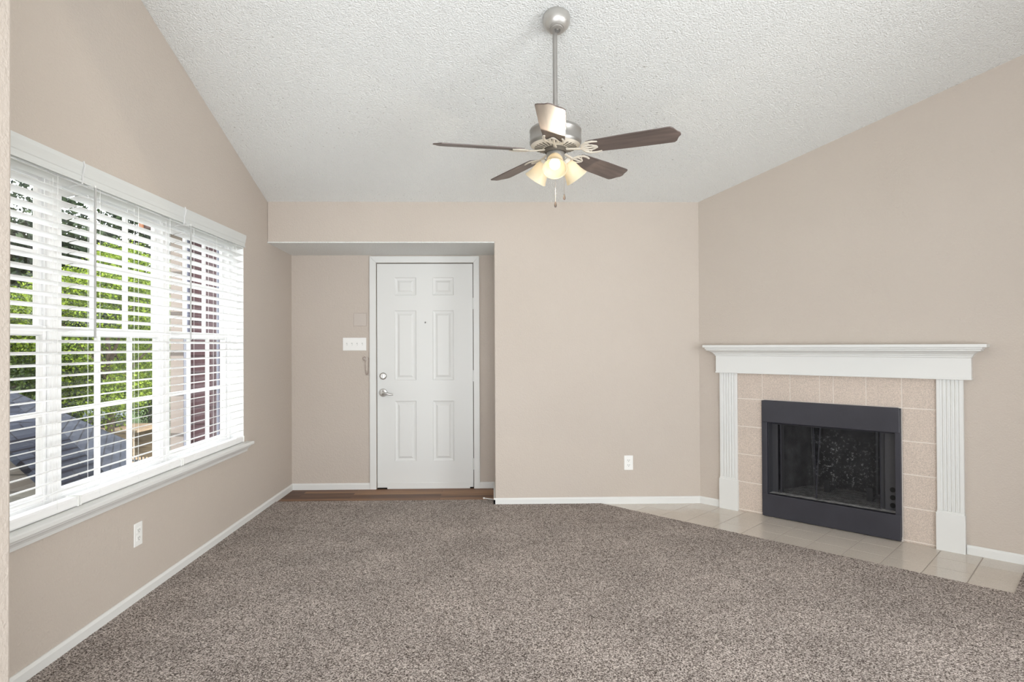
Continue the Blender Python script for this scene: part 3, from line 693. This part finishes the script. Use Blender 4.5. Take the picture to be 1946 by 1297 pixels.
for k, az in enumerate((-98, 22, 142)):
    ax = Vector((cos(R(az)) * cos(E_), sin(R(az)) * cos(E_), -sin(E_)))
    neck = Vector((cos(R(az)) * .060, sin(R(az)) * .060, 2.274))
    Q = Matrix.Translation(neck) @ ax.to_track_quat('Z', 'Y').to_matrix().to_4x4()
    b = MB(); b.tube([Vector((cos(R(az)) * .030, sin(R(az)) * .030, 2.258)), Vector((cos(R(az)) * .046, sin(R(az)) * .046, 2.272)), neck + ax * -.004], .009, 10)
    b.lathe([(0, -.012), (.020, -.010), (.027, .0), (.028, .014), (.024, .016), (0, .010)], 24, Q); arm = b.build('light_arm', MT['nickel_warm'], fan, True)
    b = MB(); prof = [(.026, .008), (.034, .016), (.041, .032), (.045, .052), (.050, .075), (.0575, .095), (.063, .106), (.0635, .109)]
    prof += [(r_ - .003, z) for r_, z in prof[::-1]]
    b.lathe(prof, 36, Q, close=True); b.build('glass_shade', MT['shade'], arm, True)
    b = MB(); b.lathe([(0, .012), (.012, .014), (.014, .03), (.024, .046), (.029, .062), (.027, .078), (.018, .090), (0, .094)], 24, Q); b.build('bulb', MT['bulb'], arm, True)
    p = Vector((FXc, FY, 0)) + neck + ax * .112
    lamp('bulb_light', 'SPOT', p, (14, 3, 3)[k], (1, .88, .70), ax, shadow_soft_size=.008, spot_size=R(178), spot_blend=.05)
for x, y, z1, name in ((-.006, -.046, 2.015, 'pull_chain'), (.044, -.016, 2.062, 'pull_chain')):
    b = MB(); b.tube([(x * .9, y * .9, 2.285), (x, y, 2.275), (x, y, z1 + .02)], .0013, 5); pc = b.build(name, MT['chain'], fan)
    b = MB(); b.lathe([(0, .028), (.003, .026), (.006, .012), (.0065, .004), (.004, -.003), (0, -.004)], 14, Matrix.Translation((x, y, z1))); b.build('pull_knob', MT['knob'], pc, True)

# ================================================================== OUTSIDE THE WINDOW
GZ = -3.0
b = MB(); b.box((-70, -10, GZ - .2), (XL - .4, 75, GZ)); o = b.build('lawn_ground', MT['lawn']); tag(o, 'sunlit green lawn far below the window', 'lawn', None, 'stuff')
# wing of the same building, seen through the far window
wg = thing('building_wing', 'maroon lap sided wall with beige corner post outside the farthest window', 'building', (0, 6.2, 0))
b = MB(); b.box((-3.02, 0, GZ), (XL - WT, 2.5, 2.62)); b.build('siding', MT['maroon'], wg)
b = MB(); b.box((-3.18, -.03, GZ), (-3.045, 2.5, 2.62)); b.build('corner_post', MT['beige'], wg)
b = MB(); b.box((-3.045, -.045, GZ), (-3.0, .02, 2.62)); b.box((-2.735, -.02, GZ), (-2.715, .02, 2.62)); b.build('trim_strip', MT['bluegrey'], wg)
b = MB(); b.box((-3.32, -.25, 2.42), (XL - WT - .02, 2.8, 2.50)); ev = b.build('soffit_board', MT['soffit'], wg)
b = MB(); b.box((-3.35, -.28, 2.40), (-3.32, 2.8, 2.56)); b.build('fascia_board', MT['fascia'], wg)
# neighbouring house below
nh = thing('neighbor_house', 'dark shingle roof and tan wall of the house below the nearest window', 'house', (0, 0, 0))
def tilted(name, P, mat, par, th=.08):
    P = [Vector(p) for p in P]; x = (P[1] - P[0]).normalized(); n = x.cross(P[-1] - P[0]).normalized(); y = n.cross(x)
    Mx = Matrix((x, y, n)).transposed().to_4x4(); Mx.translation = P[0]; Mi = Mx.inverted()
    b = MB(); b.prism([Mi @ p for p in P], (0, 0, -th)); o = b.build(name, mat, par); o.matrix_local = Mx; return o
tilted('roof', [(-16, 8.6, -.85), (-5.0, 8.6, -.85), (-9.2, 11.5, .68), (-16, 11.5, .68)], MT['shingle'], nh)
tilted('roof_hip', [(-5.0, 8.6, -.85), (-8.4, 14.4, -.85), (-9.2, 11.5, .68)], MT['shingle'], nh)
b = MB(); b.prism([(-16, 9.0, GZ), (-5.5, 9.0, GZ), (-8.7, 14, GZ), (-16, 14, GZ)], (0, 0, 2.1)); b.build('tan_wall', MT['tan'], nh)
b = MB(); b.prism([(-6.7, 7.3, GZ), (-4.78, 7.3, GZ), (-4.78, 7.3, -.55), (-5.72, 7.3, .27), (-6.7, 7.3, -.55)], (0, .7, 0)); b.build('gable_wall', MT['tan'], nh)
tilted('gable_roof', [(-4.66, 7.1, -.60), (-4.66, 8.0, -.60), (-5.72, 8.1, .36), (-5.72, 7.1, .36)], MT['shingle'], nh)
tilted('gable_roof', [(-5.72, 7.1, .36), (-5.72, 8.1, .36), (-6.85, 8.0, -.60), (-6.85, 7.1, -.60)], MT['shingle'], nh)

# timber enclosure with fence
def at(ratio, y): return ratio * y
te = thing('timber_enclosure', 'raw timber planter enclosure in the yard below the middle window', 'enclosure', (-13.4, 22.0, GZ))
for k in range(5):
    b = MB(); b.box((-1.6, -.9, .1 + k * .26), (1.3, -.84, .33 + k * .26), .01); b.build('plank', MT['plankwood'], te)
for x in (-1.6, -.2, 1.2):
    b = MB(); b.box((x, -.98, 0), (x + .12, -.9, 1.45)); b.build('post', MT['plankwood'], te)
b = MB(); b.box((-1.8, -1.05, 1.42), (1.5, .9, 1.50)); b.build('deck_top', MT['plankwood'], te)
b = MB(); b.box((-1.6, .8, 0), (1.3, .86, 1.42)); b.build('rear_board', MT['plankwood'], te)
gl = thing('barbecue_grill', 'grey lidded grill standing on the timber enclosure in the yard', 'grill', (-13.6, 22.0, GZ + 1.50))
b = MB(); b.box((-.55, -.3, 0), (.55, .3, .35), .03); b.build('firebox', MT['iron'], gl)
b = MB(); b.prism([(-.58, .32 * cos(a), .35 + .25 * sin(a)) for a in [i * pi / 8 for i in range(9)]], (1.16, 0, 0)); b.build('lid', MT['lid'], gl, True)
def fence(x0, y0, x1, y1, zb, h, n, label):
    t = thing('picket_fence', label, 'fence', (x0, y0, zb)); d = Vector((x1 - x0, y1 - y0, 0))
    for z in (.12, h - .12):
        b = MB(); b.tube([(0, 0, z), d + Vector((0, 0, z))], .03, 4); b.build('rail', MT['iron'], t)
    b = MB()
    for k in range(n):
        p = d * (k / (n - 1)); b.box((p.x - .012, p.y - .012, 0), (p.x + .012, p.y + .012, h))
    b.build('pickets', MT['iron'], t)
fence(-15.5, 29.5, -8, 29.5, GZ, 1.5, 60, 'black picket fence across the lawn behind the timber enclosure')
fence(-10.6, 17.4, -8.2, 16.6, GZ, 1.3, 22, 'black picket fence in front of the timber enclosure')
b = MB(); b.box((-11.2, 17.6, GZ), (-7.6, 19.3, GZ + .9), .02); o = b.build('timber_steps', MT['plankwood']); tag(o, 'pale timber step platform behind the nearer black picket fence', 'steps')

# trees: a trunk with limbs and a crown of single leaves
rng = np.random.default_rng(5)
def tree(name, label, x, y, zc, rad, n, leaf, mat, trunk=.16, clusters=70, group=None):
    t = thing(name, label, 'tree', (x, y, GZ)); rx, ry, rz = rad; zc -= GZ
    if group: t['group'] = group
    b = MB(); b.tube([(0, 0, 0), (.1, .05, zc * .5), (0, 0, zc)], [trunk, trunk * .8, trunk * .45], 8)
    for k in range(7):
        a = k * 2.4; e = Vector((cos(a) * rx * .7, sin(a) * ry * .7, zc + rz * (.55 * sin(k * 1.7)))); s0 = Vector((.05, .02, zc * (.55 + .05 * k)))
        b.tube([s0, (s0 + e) / 2 + Vector((0, 0, .2)), e], [trunk * .4, trunk * .25, trunk * .08], 6)
    b.build('trunk', MT['bark'], t, True)
    u = rng.normal(size=(clusters, 3)); u /= np.linalg.norm(u, axis=1)[:, None]; u *= rng.uniform(.25, 1, (clusters, 1)) ** .5
    cc = u * np.array([rx, ry, rz]) + np.array([0, 0, zc]); cr = min(rx, ry, rz) * .30
    ci = rng.integers(0, clusters, n); p = rng.normal(size=(n, 3)); p /= np.linalg.norm(p, axis=1)[:, None]
    P = cc[ci] + p * cr * (rng.uniform(.3, 1, (n, 1)) ** .6) * np.array([1.25, 1.25, .85])
    d = rng.normal(size=(n, 3)) + np.array([0, 0, -.2]); d /= np.linalg.norm(d, axis=1)[:, None]
    nn = p + .6 * rng.normal(size=(n, 3)) + np.array([0, 0, .5]); w = np.cross(d, nn); w /= np.linalg.norm(w, axis=1)[:, None]
    L = leaf * rng.uniform(.7, 1.3, (n, 1)); up_ = np.cross(w, d)
    V = np.stack([P - d * L * .5, P + w * L * .32 + up_ * L * .06, P + d * L * .5, P - w * L * .32 + up_ * L * .06], 1).reshape(-1, 3)
    me = bpy.data.meshes.new('foliage'); me.vertices.add(4 * n); me.vertices.foreach_set('co', V.ravel())
    me.loops.add(6 * n); q = np.arange(n)[:, None] * 4
    me.loops.foreach_set('vertex_index', np.concatenate([q + [0, 1, 2], q + [0, 2, 3]], 1).ravel().astype(np.int32))
    me.polygons.add(2 * n); me.polygons.foreach_set('loop_start', (np.arange(2 * n) * 3).astype(np.int32))
    me.update(calc_edges=True); me.validate(); me.materials.append(mat)
    o = bpy.data.objects.new('foliage', me); COL.objects.link(o); o.parent = t
    return t
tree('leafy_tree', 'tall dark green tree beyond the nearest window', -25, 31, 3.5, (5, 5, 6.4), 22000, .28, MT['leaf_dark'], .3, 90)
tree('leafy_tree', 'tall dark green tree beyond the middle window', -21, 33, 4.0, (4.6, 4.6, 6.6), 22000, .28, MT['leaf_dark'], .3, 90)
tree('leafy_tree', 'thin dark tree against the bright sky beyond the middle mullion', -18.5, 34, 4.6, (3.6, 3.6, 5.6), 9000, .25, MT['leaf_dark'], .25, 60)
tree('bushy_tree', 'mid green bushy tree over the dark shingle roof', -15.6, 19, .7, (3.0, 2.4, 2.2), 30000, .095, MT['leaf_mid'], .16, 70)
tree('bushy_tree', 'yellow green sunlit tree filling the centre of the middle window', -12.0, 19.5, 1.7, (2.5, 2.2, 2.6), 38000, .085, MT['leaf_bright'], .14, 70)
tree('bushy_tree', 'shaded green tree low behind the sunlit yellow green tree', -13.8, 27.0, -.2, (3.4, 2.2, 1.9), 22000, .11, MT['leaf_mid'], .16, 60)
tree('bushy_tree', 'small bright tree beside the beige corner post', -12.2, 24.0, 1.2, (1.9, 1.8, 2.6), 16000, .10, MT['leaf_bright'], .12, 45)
